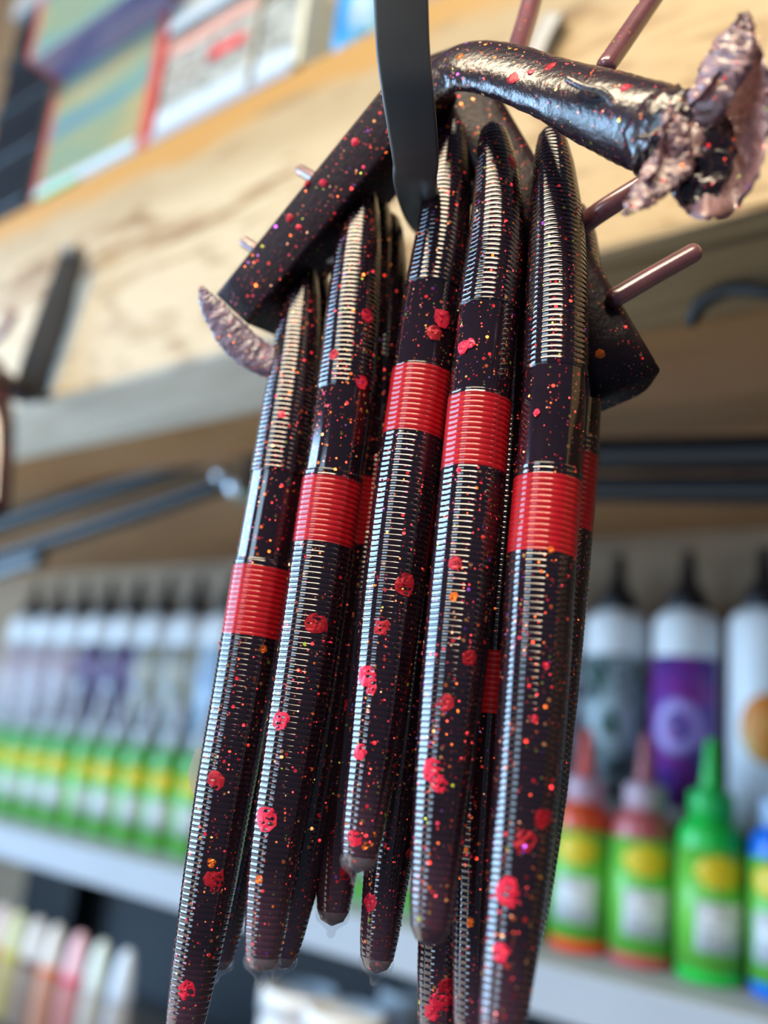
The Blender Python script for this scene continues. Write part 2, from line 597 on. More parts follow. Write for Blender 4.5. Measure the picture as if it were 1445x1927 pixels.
def lump(pos, nrm, r):
    """one large faceted foil flake, slightly crumpled"""
    nrm = unit(nrm)
    u = unit(np.cross(nrm, (0.1, 0.4, 0.9)))
    w = np.cross(nrm, u)
    vs = [pos + nrm * 0.00018]
    n_ = 7
    for rr, h in ((0.55, 0.00014), (1.0, 0.00002), (1.0, -0.0005)):
        for q in range(n_):
            a = 2 * math.pi * q / n_
            k = rr * r * random.uniform(0.82, 1.1)
            vs.append(pos + k * (math.cos(a) * u + math.sin(a) * w) + nrm * (h + random.uniform(-.00006, .00006)))
    fs = [(0, 1 + q, 1 + (q + 1) % n_) for q in range(n_)]
    for lv in range(2):
        for q in range(n_):
            a, b = 1 + lv * n_ + q, 1 + lv * n_ + (q + 1) % n_
            fs.append((a, a + n_, b + n_, b))
    return vs, fs


def worm(label, ctrl, d, s0, s1, r0, r1, seg=44, big=(), nflake=200, lean=0.0, rad=RW, nub=True, group='ribbed worm baits on the sprue'):
    """ctrl: centre line in photo pixels, top to tip; d: distance at mid height; s0..r1 heights of the smooth and the red section"""
    # the heads lean back a little where they join the sprue
    pts = np.array([P(x, y, d + (KD + lean) * (963 - y) + 0.0023 * (max(0.0, s0 - y) / 300.0) ** 2) for x, y in ctrl])
    dense = catmull(pts, 600)
    ydense = catmull(np.array(ctrl, float), 600)[:, 1]
    L = np.concatenate([[0], np.cumsum(np.linalg.norm(np.diff(dense, axis=0), axis=1))])
    tot = L[-1]
    sy = lambda y: float(np.interp(y, ydense, L))
    n = int(tot / PITCH * (9 if seg > 40 else 7)) + 1
    s = np.linspace(0, tot, n)
    c = np.stack([np.interp(s, L, dense[:, k]) for k in range(3)], 1)
    T = unit(np.gradient(c, axis=0))
    ref = -unit(c)
    N = unit(ref - (ref * T).sum(1, keepdims=True) * T)
    B = np.cross(T, N)
    t = s / tot
    base = rad * profile(t)
    ribm = np.ones(n)
    a0, a1, b0, b1 = sy(s0), sy(s1), sy(r0), sy(r1)
    ribm[(s > a0) & (s < a1)] = 0
    wave = np.abs(np.sin(np.pi * s / PITCH)) ** 0.5
    amp = 0.00014 * np.clip(base / rad, .3, 1)
    r = base - amp * (1 - wave) * ribm - 0.00024 * (1 - ribm)
    root = thing('worm_bait', label, 'fishing lure', c[0], group)
    th = np.linspace(0, 2 * math.pi, seg, endpoint=False)
    # two shallow lengthwise grooves left by the mould, beside the front
    groove = 1 - 0.035 * (np.exp(-((th - 5.55) / 0.06) ** 2) + np.exp(-((th - 0.85) / 0.06) ** 2))
    V = c[:, None] + (r[:, None] * groove[None])[..., None] * (np.cos(th)[None, :, None] * N[:, None] + np.sin(th)[None, :, None] * B[:, None])
    tailv = np.clip((t - 0.88) / 0.12, 0, 1) ** 1.6
    i0, i1 = int(np.searchsorted(s, b0)), int(np.searchsorted(s, b1))

    def piece(nm, a, b, mat):
        v = V[a:b].reshape(-1, 3)
        f = grid_faces(b - a, seg)
        o = mk(nm, v, f, mat, root)
        at = o.data.attributes.new('tail', 'FLOAT', 'POINT')
        at.data.foreach_set('value', np.repeat(tailv[a:b], seg).astype(np.float32))
        return o
    piece('head_section', 0, i0 + 1, M['worm'])
    piece('red_band', i0, i1 + 1, M['red'])['label'] = 'glossy red ribbed band'
    piece('tail_section', i1, n, M['worm'])
    items = []
    for k in range(nflake):
        i = int(rng.uniform(0.03, 0.985) * n)
        if i0 - 4 < i < i1 + 4 and rng.random() > 0.05:
            continue
        a = rng.uniform(0, 2 * math.pi)
        nr = math.cos(a) * N[i] + math.sin(a) * B[i]
        rr = abs(rng.normal(0, 0.00011)) + 0.00010
        kind = int(rng.choice(6, p=[.36, .16, .24, .17, .035, .035]))
        items.append((c[i] + nr * (r[i] - 0.00002), nr + rng.normal(0, .35, 3), rr, kind))
    v, f, mi = hexes(items)
    tag(mk('glitter', v, f, [M[q] for q in FLK], root, smooth=False, fmat=mi), kind='stuff')
    for (bx, by, br, kind) in big:
        cp = np.array([P(bx, by, 1.0) for _ in range(1)])[0]
        # nearest point of the skin to the line of sight
        i = int(np.interp(sy(by), s, np.arange(n)))
        dirv = unit(cp)
        off = np.linalg.norm(c[i])
        q = dirv * off - c[i]
        lat = float(np.clip((q @ B[i]) / r[i], -.93, .93))
        nr = math.sqrt(1 - lat * lat) * N[i] + lat * B[i]
        rr = br * off / F
        vs, fs = [], []
        n_, rg = 9, 4
        jit = [random.uniform(.78, 1.12) for _ in range(n_)]
        for g_ in range(rg + 1):
            for q in range(n_):
                k_ = rr * min(g_, rg - 1 + .0) / (rg - 1.0) * jit[q] + (0.00002 if g_ == 0 else 0)
                a = 2 * math.pi * q / n_ + .2
                ii = int(np.clip(i + k_ * math.cos(a) / (tot / n), 0, n - 1))
                ph = math.asin(lat) + k_ * math.sin(a) / base[i]
                h = base[ii] + (random.uniform(-.00007, .00010) if g_ < rg else -.0006)
                vs.append(c[ii] + h * (math.cos(ph) * N[ii] + math.sin(ph) * B[ii]))
        fs = [tuple(x) for x in grid_faces(rg + 1, n_)]
        mk('glitter_flake', vs, fs, M[kind], root, smooth=False)
    if nub:
        e, td = c[-1], T[-1]
        pr = [(-.0026, .0030), (-.0016, .0032), (-.0006, .0028), (.0002, .0016), (.0008, .0009), (.0016, .0008), (.0020, .0004), (.0021, .00005)]
        w = 12
        vv = np.array([e + td * z + rr * (math.cos(2 * math.pi * q / w) * N[-1] + math.sin(2 * math.pi * q / w) * B[-1]) for z, rr in pr for q in range(w)])
        mk('clear_tip', vv, grid_faces(len(pr), w), M['clear'], root)['label'] = 'clear plastic drip at the tip'
    return root


R, D, O, G = 'f_red', 'f_darkred', 'f_orange', 'f_gold'
worm('leftmost front worm bait, black with red glitter, its red band the lowest of all',
     [(573, 492), (566, 580), (551, 720), (524, 900), (491, 1090), (460, 1280), (424, 1480), (389, 1690), (352, 1905), (340, 1985)], 0.180, 898, 1060, 1072, 1200,
     big=[(352, 1858, 17, R), (405, 1650, 19, D), (528, 800, 8, R), (495, 1222, 8, O), (404, 1470, 17, D), (398, 1620, 8, O)])
worm('second front worm bait from left, black glitter, ending left of the pale curved rod',
     [(684, 343), (678, 430), (668, 540), (650, 740), (618, 960), (583, 1200), (548, 1420), (515, 1620), (490, 1832)], 0.172, 742, 897, 908, 1030,
     big=[(690, 614, 14, R), (678, 735, 15, R), (626, 690, 13, D), (529, 1361, 19, R), (500, 1542, 22, R), (487, 1655, 8, O), (594, 1180, 24, D)])
worm('third front worm bait from left, the short one with its tip above the others',
     [(855, 222), (846, 320), (832, 450), (813, 570), (785, 770), (758, 960), (735, 1150), (712, 1350), (690, 1510), (671, 1643)], 0.166, 548, 702, 704, 826,
     big=[(828, 619, 19, R), (812, 648, 15, D), (688, 1280, 22, R), (699, 1305, 12, R), (676, 1420, 15, R), (664, 1582, 15, R), (686, 1590, 7, O), (760, 1110, 22, D), (718, 1190, 18, D)])
worm('fourth front worm bait from left, broad red band beside the short worm',
     [(925, 232), (935, 330), (934, 450), (919, 590), (897, 820), (877, 1030), (856, 1240), (836, 1450), (818, 1650), (806, 1782)], 0.158, 588, 752, 758, 892,
     big=[(966, 327, 15, R), (870, 676, 14, R), (884, 672, 11, R), (838, 1330, 16, D), (815, 1455, 22, R), (826, 1480, 16, R), (856, 1076, 15, D), (852, 1137, 9, O), (882, 1245, 16, D), (862, 905, 6, R)], nub=False)
worm('rightmost front worm bait, black glitter, tail running down past the frame bottom',
     [(1036, 240), (1043, 340), (1048, 480), (1045, 690), (1031, 900), (1018, 1060), (1007, 1240), (990, 1480), (970, 1700), (948, 1900), (936, 2010)], 0.153, 706, 890, 908, 1050,
     big=[(955, 1681, 24, R), (940, 1795, 17, R), (1026, 1262, 7, R), (986, 1585, 21, D), (1022, 1540, 18, D), (1010, 800, 7, R), (1035, 1050, 7, O), (1005, 1360, 7, R)])
# rear row
worm('rear worm bait seen as a strip between second and third front worms',
     [(732, 400), (726, 560), (716, 760), (700, 930), (682, 1120), (664, 1320), (645, 1520), (624, 1742)], 0.184, 690, 868, 880, 1010, seg=32,
     big=[(645, 1332, 11, D), (652, 1640, 16, D)], nflake=150)
worm('rear worm bait with a clear drip on its tip, behind the short worm',
     [(845, 430), (835, 640), (818, 860), (798, 1080), (774, 1290), (748, 1490), (722, 1690), (706, 1832)], 0.181, 760, 900, 920, 1050, seg=32,
     big=[(696, 1700, 16, R), (770, 1600, 9, D)], nflake=150)
worm('rear worm bait between the fourth and rightmost front worms, blue highlights on its ribs',
     [(978, 300), (972, 500), (960, 760), (946, 1000), (930, 1220), (915, 1440), (903, 1660), (893, 1880), (888, 2000)], 0.170, 620, 800, 1230, 1345, seg=32,
     big=[(886, 1735, 8, O)], nflake=150)
worm('rear worm bait emerging below the tip of the fourth front worm',
     [(905, 520), (894, 800), (878, 1080), (862, 1350), (846, 1600), (831, 1800), (820, 1985)], 0.176, 800, 950, 960, 1090, seg=32,
     big=[(828, 1880, 22, R), (812, 1900, 14, R), (842, 1850, 15, D)], nflake=150)
worm('rear worm bait half hidden behind second front worm, joined to the curved rod',
     [(712, 370), (704, 520), (690, 760), (664, 980), (634, 1200), (604, 1400), (566, 1620), (522, 1826)], 0.183, 640, 800, 905, 1030, seg=32, nflake=130)
worm('rear worm bait showing only a ribbed edge right of the rightmost front worm',
     [(1078, 380), (1086, 470), (1083, 640), (1068, 860), (1048, 1080), (1027, 1320), (1006, 1560), (980, 1800)], 0.168, 660, 830, 860, 1000, seg=32, nflake=130)
worm('rear worm bait peeping out beside the head of the leftmost worm',
     [(598, 510), (598, 620), (582, 800), (552, 1000), (516, 1220), (480, 1440), (440, 1640), (405, 1830)], 0.193, 760, 920, 935, 1060, seg=32, nflake=110)

# ------------------------------------------------------------------ runner, sprue, pins and flash
run = thing('sprue', 'dark glitter plastic sprue with two arms and a torn end, hanging on the black hook', 'plastic casting', P(830, 140, 0.176))


def bar(name, a, b, w, th, wdir, bev=0.0011, n=10):
    v, f = strip_geo([a, (np.array(a) + b) / 2, b], wdir, w, th, n, bev)
    return mk(name, v, f, M['arm_plastic'], run)


CAMF = unit(ray(722, 963) * np.array([1, 1, 0]))     # level direction away from the camera
aL, aT, aR = P(458, 556, 0.1890), P(836, 92, 0.1770), P(1192, 712, 0.1665)
TH = 0.019
axL = unit(aL - aT)
bar('left_arm', aL + CAMF * TH / 2, aT + CAMF * TH / 2, 0.0096, TH, np.cross(axL, CAMF), 0.0009)
axR = unit(P(1192, 712, 0.1665) - P(836, 92, 0.1880))
aT2 = P(836, 92, 0.1880)
bar('right_arm', aR + CAMF * .007, aT2 + CAMF * .007, 0.0136, 0.0125, np.cross(axR, CAMF), 0.0030)
NL = unit(CAMF - (CAMF @ axL) * axL)
# neck that bridges over the hook and swells into the round sprue end
v, f = tube_geo([P(815, 155, 0.176), P(868, 126, 0.1725), P(935, 130, 0.1675), P(1030, 163, 0.160), P(1130, 205, 0.153), P(1220, 240, 0.147), P(1300, 268, 0.142)],
                [0.0052, 0.0060, 0.0060, 0.0060, 0.0066, 0.0069, 0.0067], seg=32, n=60, flat=[0.45, 0.45, 0.5, 0.6, 0.9, 1, 1], cap=False)
v = np.asarray(v)
v += (np.sin(v[:, :1] * 2400) * np.cos(v[:, 2:] * 1900)) * 0.00010
mk('neck', v, f, M['runner'], run)
tube('scar', [P(1070, 150, 0.1485), P(1100, 165, 0.1465), P(1135, 175, 0.1452), P(1160, 205, 0.1445)], 0.0007, M['runner'], run, seg=8)


def sheet(name, outline, inner, dfun, mat, thick=0.0009, rings=9, rough=0.0005):
    """irregular torn sheet between an inner and an outer outline given as matching pixel lists"""
    o_, i_ = np.array(outline, float), np.array(inner, float)
    m_ = len(o_) * 6
    oo = catmull(np.vstack([o_, o_[:1]]), m_ + 1)[:-1]
    ii = catmull(np.vstack([i_, i_[:1]]), m_ + 1)[:-1]
    rnd = rng.normal(0, 1, (rings, m_))
    front, back = [], []
    for k in range(rings):
        u = k / (rings - 1)
        for q in range(m_):
            p = ii[q] * (1 - u) + oo[q] * u + (rng.normal(0, 2.2, 2) if k == rings - 1 else 0)
            dd = dfun(u, p) + rnd[k, q] * rough * (0.3 + 0.7 * u)
            w_ = P(p[0], p[1], dd)
            front.append(w_)
            back.append(w_ + unit(w_) * (thick * (1.6 - u)))
    nF = len(front)
    f = [tuple(x) for x in grid_faces(rings, m_)]
    f += [tuple(reversed(tuple(x))) for x in grid_faces(rings, m_, nF)]
    for q in range(m_):
        q2 = (q + 1) % m_
        a, b = (rings - 1) * m_ + q, (rings - 1) * m_ + q2
        f.append((a, b, b + nF, a + nF))
        f.append((q2, q, q + nF, q2 + nF))
    return mk(name, front + back, f, mat, run)


cupc = np.array([1318., 262.])
outl = [(1392, 28), (1428, 78), (1452, 150), (1448, 250), (1428, 330), (1372, 408), (1318, 414), (1283, 392), (1262, 362), (1215, 372), (1183, 396), (1196, 350), (1232, 318), (1240, 262), (1262, 215), (1318, 176), (1352, 128), (1362, 78)]
innr = [(cupc[0] + 30 * math.cos(-1.2 + 2 * math.pi * k / len(outl)), cupc[1] + 42 * math.sin(-1.2 + 2 * math.pi * k / len(outl))) for k in range(len(outl))]
sheet('torn_rim', outl, innr, lambda u, p: 0.1385 - 0.0055 * u + 0.006 * math.sin(p[0] * 0.06) * u * 0.4, M['flash'])
v, f = tube_geo([P(1255, 254, 0.143), P(1290, 285, 0.1400), P(1310, 325, 0.1370), P(1318, 362, .1350)], [0.0070, 0.0068, 0.0052, .0026], seg=26, n=26, flat=[1, .9, .6, .4])
v = np.asarray(v)
v += np.sin(v * 1700)[:, [1, 2, 0]] * 0.0005 + rng.normal(0, 0.00022, (len(v), 3))
mk('torn_core', v, f, M['runner'], run)
for pts, rr_, fl_ in (([(1292, 255, .1352), (1255, 318, .1335), (1218, 362, .1325), (1180, 398, .132)], [.0026, .0034, .0024, .0005], .3),
                      ([(1255, 210, .1350), (1270, 245, .1335), (1278, 290, .1330), (1268, 330, .133)], [.0006, .0021, .0016, .0008], .5),
                      ([(1322, 212, .1350), (1362, 130, .1325), (1388, 75, .1315), (1402, 32, .131)], [.0030, .0036, .0028, .0006], .3)):
    v, f = tube_geo([P(*p_) for p_ in pts], rr_, seg=22, n=40, flat=[fl_] * 2)
    v = np.asarray(v)
    mk('torn_flap', v + rng.normal(0, .00024, v.shape), f, M['flash'], run)
# flat leaf of flash at the end of the left arm
v, f = tube_geo([P(380, 546, .1865), P(398, 578, .1862), P(436, 628, .1860), P(480, 668, .1862), P(535, 694, .187)], [.0008, .0023, .0034, .0036, .0034], seg=20, n=60, flat=[.35, .35, .35, .4, .4])
v = np.asarray(v)
mk('flash_leaf', v + rng.normal(0, .00012, v.shape), f, M['leaf'], run)
tube('flash_crumb', [P(618, 492, 0.1895), P(634, 488, 0.1890), P(650, 480, 0.1885)], [0.0006, 0.0010, 0.0007], M['haze'], run, seg=8)
for pts, rr in (([(970, 105, .180), (990, 40, .186), (1012, -40, .192)], .0021), ([(1140, 125, .166), (1185, 60, .170), (1243, -25, .175)], .00185),
                ([(1085, 432, .176), (1130, 398, .173), (1215, 345, .170)], .0020), ([(1155, 562, .171), (1230, 518, .172), (1305, 476, .173)], .0018),
                ([(600, 340, .193), (566, 321, .197)], .0012), ([(495, 478, .196), (461, 456, .199)], .0012)):
    q = [P(*p) for p in pts]
    if len(q) == 2:
        q = [q[0], (q[0] + q[1]) / 2, q[1]]
    tube('vent_pin', q, rr, M['pin'], run, seg=14)
v, f = tube_geo([P(636, 1330, .183), P(612, 1450, .181), P(598, 1560, .179), P(584, 1650, .178), P(560, 1715, .178), P(534, 1752, .179)], 0.00135, n=40)
rod = tag(mk('curved_rod', v, f, M['haze']), 'thin pale curved plastic rod right of the second worm tail', 'rod')
# film of clear plastic on the leftmost worm
fl = []
wa = bpy.data.objects['worm_bait']
fo = [(370, 1405), (362, 1425), (354, 1452), (358, 1480), (366, 1500), (384, 1490), (392, 1450), (384, 1410)]
vs = [P(x, y, .1675) for x, y in fo] + [P(x, y, .1682) for x, y in fo]
k = len(fo)
mk('flash_film', vs, [tuple(range(k)), tuple(range(2 * k - 1, k - 1, -1))] + [(q, q + k, (q + 1) % k + k, (q + 1) % k) for q in range(k)], M['haze'], wa, smooth=False)

# large flakes on the sprue and arms
from mathutils.bvhtree import BVHTree
skins = []
for ch in run.children:
    if ch.name.split('.')[0] in ('neck', 'left_arm', 'right_arm'):
        off = root_loc(run)
        skins.append(BVHTree.FromPolygons([tuple(q.co + off) for q in ch.data.vertices], [tuple(pl.vertices) for pl in ch.data.polygons]))
for (bx, by, dd, br, kk) in ((655, 246, .1905, 12, R), (668, 268, .1905, 8, R), (577, 345, .193, 8, D), (607, 345, .193, 9, R), (545, 410, .194, 9, D), (562, 428, .194, 6, R), (1130, 667, .1650, 10, O), (999, 135, .1555, 7, R), (965, 148, .1570, 12, D),
                         (1175, 165, .1405, 9, R), (1035, 125, .152, 12, D), (865, 107, .170, 7, O), (1310, 225, .134, 5, R)):
    hit, hn, best = None, None, 9
    for tr in skins:
        h_ = tr.ray_cast((0, 0, 0), Vector(unit(ray(bx, by))))
        if h_[0] is not None and h_[3] < best:
            hit, hn, best = h_[0], h_[1], h_[3]
    if hit is None:
        continue
    vs, fs = lump(np.array(hit) + np.array(hn) * .00003, np.array(hn) + rng.normal(0, .1, 3), br * best / F)
    mk('glitter_flake', vs, fs, M[kk], run, smooth=False)

# ------------------------------------------------------------------ hooks
hk = thing('flat_hook', 'black flat metal hook in front of the sprue, rising out of the top of frame', 'hook', P(780, 330, .172))
rightv = RC[:, 0]
hp = [P(748, -120, .149), P(754, -10, .151), P(758, 90, .153), P(766, 165, .155), P(775, 235, .1585), P(782, 300, .1635), P(782, 345, .1710)]
hend = onY(850, 470, YB - .001)
hp += [hp[-1] * .82 + hend * .18 + np.array((0, 0, -.0035)), hp[-1] * .45 + hend * .55 + np.array((0, 0, -.001)), hend]
v, f = strip_geo(hp, np.array([rightv] * 7 + [(0.90, -0.4, 0.1)] * 3), [.0090, .0090, .0090, .0088, .0086, .0082, .0080, .0078, .0078, .0078], 0.0022, 110, 0.0006)
mk('strip', v, f, M['black'], hk)
e = hp[-1]
box('mounting_plate', e[0] - .005, e[0] + .005, YB - .0022, YB, e[2] - .004, e[2] + .018, M['black'], hk, bev=.0008)
# far hook on the beam at the left
q0, q1, q2 = onY(140, 472, YB - .012), onY(100, 600, YB - .010), onY(58, 735, YB - .008)
h2 = thing('flat_hook', 'blurred dark grey flat hook on the pale beam at the left edge', 'hook', q2)
v, f = strip_geo([q0, q1, q2, q2 + np.array((0, .010, -.001))], RC[:, 0], [.014, .018, .018, .016], 0.003, 30, .0012)
mk('strip', v, f, M['darkhook'], h2)
tube('rivet', [q0 + np.array((0, .0045, 0)), q0 + np.array((0, -.003, 0))], 0.0040, M['greysteel'], h2, n=4)
# grey tab behind the pins
p = onY(1022, 72, YB - .004)
v, f = strip_geo([p + np.array((-.005, 0, -.012)), p, p + np.array((.005, 0, .008))], (0.8, 0, -.4), .009, .004, 12, .001)
tag(mk('hook_tab', v, f, M['greysteel']), 'small grey rounded tab on the beam behind the sprue neck', 'hook')
# bait bits hanging at the far left
lb = onY(8, 700, YB - .03)
hb = thing('worm_bait', 'purple worm bait hanging from the far hook, cut by the left frame edge', 'fishing lure', lb)
tube('head_section', [onY(-14, 690, YB - .028), onY(-4, 800, YB - .03), onY(-10, 960, YB - .03)], [.006, .0085, .007], M['worm'], hb)
tube('runner_stub', [onY(-60, 690, YB - .032), onY(-10, 712, YB - .032), onY(38, 742, YB - .012)], [.008, .0075, .005], M['runner'], hb)
tube('vent_pin', [onY(-30, 655, YB - .03), onY(5, 625, YB - .03), onY(25, 590, YB - .03)], .0025, M['pin'], hb)
# curled dark cord under the beam at right
cu = [onY(1300, 606, .290), onY(1322, 570, .288), onY(1372, 546, .286), onY(1430, 548, .286), onY(1500, 560, .288)]
tag(tube('curled_strip', cu, [.0022, .0030, .0026, .0026, .0024], M['darkhook'], n=30), 'curled black rubbery strip under the beam at right', 'strip')
tag(tube('curled_strip', [onY(1420, 512, .30), onY(1450, 518, .30), onY(1480, 540, .30)], .0018, M['darkhook'], n=16), 'short dark strip above the curled black one at right edge', 'strip')

# ------------------------------------------------------------------ swing arm lamp behind
lp = thing('swing_arm', 'black two-tube folding lamp arm under the wooden beam', 'lamp arm', onY(470, 870, .40))
YA = 0.40
tube('upper_tube', [onY(-40, 1002, YA), onY(220, 916, YA), onY(470, 832, YA)], .0088, M['arm'], lp, seg=16)
tube('lower_tube', [onY(-40, 1062, YA - .006), onY(200, 985, YA - .006), onY(425, 908, YA - .006)], .0070, M['arm'], lp, seg=16)
v, f = strip_geo([onY(-30, 1085, YA - .012), onY(30, 1062, YA - .012), onY(80, 1048, YA - .012)], (0, 0, 1), .013, .006, 10, .001)
mk('bracket', v, f, M['arm'], lp)
a, b = onY(500, 800, YA), onY(505, 925, YA)
v, f = strip_geo([a, (a + b) / 2, b], (1, 0, 0), .030, .016, 10, .004)
mk('joint', v, f, M['arm'], lp)
for x, y, r_ in ((415, 893, .0062), (445, 915, .0085)):
    p = onY(x, y, YA - .012)
    tube('bolt', [p, p + np.array((.001, .005, 0)), p + np.array((.002, .012, 0))], r_, M['steel'], lp, n=6)
tube('upper_tube', [onY(520, 852, YA), onY(1000, 856, YA), onY(1560, 852, YA)], .0085, M['arm'], lp, seg=20)
tube('lower_tube', [onY(520, 905, YA - .004), onY(1000, 918, YA - .004), onY(1560, 922, YA - .004)], .0066, M['arm'], lp, seg=20)

# ------------------------------------------------------------------ green-labelled bottles, front row on the grey shelf
LIME = plain('lime_label', (0.13, 0.50, 0.055), 0.35, var=0.15, scale=30)
YEL = print_mat('yellow_emblem', [(0.35, (0.75, 0.58, 0.01)), (0.48, (0.85, 0.72, 0.02)), (0.55, (0.40, 0.16, 0.02)), (0.62, (0.85, 0.70, 0.02))], 200, (1, 1, 2.2))
STK = print_mat('white_sticker', [(0.30, (0.56, 0.64, 0.72)), (0.50, (0.60, 0.66, 0.72)), (0.55, (0.12, 0.14, 0.17)), (0.62, (0.58, 0.64, 0.70))], 240, (1, 1, 3))


def body_prof(r, h, neck, rb=.003):
    return [(r * .6, 0), (r - rb * .3, .0004), (r, rb), (r, h - .012), (r * .97, h - .006), (r * .85, h - .002), (neck + .001, h), (neck, h + .001), (neck, h + .004), (neck * .5, h + .004)]


def green_bottle(cb, cc, cn, rest):
    root = thing('paint_bottle', None, 'bottle', (0, 0, 0))
    lathe('body', body_prof(.0172, .080, .0105), plain('bottle_plastic', cb, .3), root)
    lathe('collar', [(.0100, .081), (.0118, .0815), (.0118, .094), (.0100, .0955), (.006, .096)], plain('collar_plastic', cc, .35), root, 20)
    lathe('nozzle', [(.006, .0955), (.0058, .098), (.0046, .108), (.0034, .121), (.0026, .1235), (.001, .124)], plain('nozzle_plastic', cn, .35), root, 16)
    lab = patch('label', .0173, -math.pi / 2, math.pi * .98, .007, .066, LIME, root, n=40)
    patch('emblem', .0177, -math.pi / 2, .78, .047, .063, YEL, lab, 'oval')
    patch('sticker', .0177, -math.pi / 2, .72, .016, .040, STK, lab, n=14)
    return root


YBOT = 0.511 + .0172
kinds = [((0.004, 0.16, 0.70), (0.40, 0.52, 0.70), (0.30, 0.45, 0.75), 'blue'), ((0.01, 0.55, 0.06), (0.015, 0.50, 0.09), (0.01, 0.50, 0.05), 'all green'),
         ((0.50, 0.10, 0.10), (0.55, 0.38, 0.44), (0.38, 0.08, 0.09), 'dusty pink'), ((0.75, 0.08, 0.015), (0.60, 0.38, 0.45), (0.70, 0.06, 0.03), 'orange red')]
protos = [green_bottle(*k_) for k_ in kinds]
extra = green_bottle((0.12, 0.42, 0.10), (0.50, 0.52, 0.54), (0.55, 0.50, 0.52), 'x')
XB3 = onY(1335, 1700, YBOT)[0]
turn = [-.15, .42, .22, -.1]
for i in range(22):
    X = XB3 + .0385 - .0378 * i
    if i < 4:
        o = protos[i]
        lab = ['paint bottle with blue body and green label, cut by the right frame edge', 'all-green nozzle paint bottle with yellow oval, second from the right',
               'paint bottle with dusty pink nozzle and green label, third from the right', 'paint bottle with orange-red nozzle and base, nearest the worm tails'][i]
    else:
        o = copy_tree(extra) if i > 4 else extra
        lab = 'green-labelled paint bottle, %s from the right in the front shelf row' % ORD[i]
    o.location = (X, YBOT + random.uniform(-.001, .001), ZG)
    o.rotation_euler.z = (turn[i] if i < 4 else random.uniform(-.35, .1)) + math.atan2(-X, YBOT) * -1 * -1 - 0.10
    tag(o, lab, 'bottle', 'green-labelled paint bottles on the grey shelf')

# ------------------------------------------------------------------ white bottles, rear row on the step
WHT = plain('white_bottle_plastic', (0.80, 0.82, 0.84), 0.35, var=0.04)
BLK = plain('black_nozzle_plastic', (0.012, 0.012, 0.015), 0.4)


def white_bottle(stops, ring=None, sc=45, z=(.012, .105), aw=1.25, shape='rect'):
    root = thing('dye_bottle', None, 'bottle', (0, 0, 0))
    lathe('body', body_prof(.0215, .136, .0125, .003), WHT, root)
    lathe('nozzle', [(.0128, .137), (.0132, .139), (.0130, .147), (.0095, .152), (.0062, .156), (.0050, .166), (.0036, .178), (.0012, .179)], BLK, root, 18)
    lab = patch('label', .0216, -math.pi / 2, aw, z[0], z[1], print_mat('label_print', stops, sc, (1, 1, .7)), root, shape, n=18)
    if ring:
        patch('emblem', .0220, -math.pi / 2, .74, .043, .078, plain('emblem_print', ring, .4), lab, 'ring', inner=.55)
    return root


NAVY, PURP, MAG, PALE = (0.03, 0.02, 0.07), (0.13, 0.05, 0.36), (0.30, 0.04, 0.34), (0.60, 0.62, 0.66)
lk = [white_bottle([(.25, PALE), (.36, (.80, .45, .10)), (.50, (.85, .26, .02)), (.62, (.45, .10, .03)), (.74, PALE)], None, 36, (.042, .084), .85, 'oval'),
      white_bottle([(.3, NAVY), (.46, PURP), (.6, MAG), (.75, NAVY)], (.42, .30, .72), 60),
      white_bottle([(.38, (.008, .06, .035)), (.46, (.24, .32, .34)), (.53, (.42, .50, .54)), (.60, (.02, .035, .04))], (.42, .50, .53), 70),
      white_bottle([(.35, PALE), (.47, (.55, .35, .38)), (.55, (.62, .64, .66)), (.66, (.25, .03, .05))], None, 45),
      white_bottle([(.35, PALE), (.45, (.20, .10, .30)), (.54, (.05, .06, .08)), (.64, PALE)], None, 45),
      white_bottle([(.35, (.60, .64, .70)), (.48, (.62, .56, .40)), (.58, (.10, .11, .12)), (.66, PALE)], None, 45),
      white_bottle([(.35, (.42, .60, .78)), (.5, (.55, .70, .85)), (.6, (.12, .25, .55)), (.68, (.5, .66, .8))], None, 40)]
wl = ['white dye bottle with orange picture label, cut by right frame edge', 'white dye bottle with purple label and pale ring emblem',
      'white dye bottle with dark green and grey label beside the rightmost worm']
for i in range(18):
    X = -.171 - .0495 * i
    k = i if i < 3 else [4, 3, 5, 6, 6, 5, 4, 4, 3, 3][(i * 7) % 10]
    if i >= 9:
        k = {9: 6, 10: 6, 11: 5, 12: 5, 13: 4, 14: 4, 15: 3, 16: 3, 17: 3}[i]
    o = copy_tree(lk[k]) if i >= 3 and lk[k].get('used') else lk[k]
    lk[k]['used'] = 1
    if 'used' in o.keys() and o is not lk[k]:
        del o['used']
    o.location = (X, .598, -.030)
    o.rotation_euler.z = math.atan2(-X, .6) * 1.0 * 1 - .05 + random.uniform(-.2, .2)
    tag(o, wl[i] if i < 3 else 'white dye bottle with printed label, %s from the right in the rear row' % ORD[i], 'bottle', 'white dye bottles on the back step')
for o in lk:
    if 'used' in o.keys():
        del o['used']

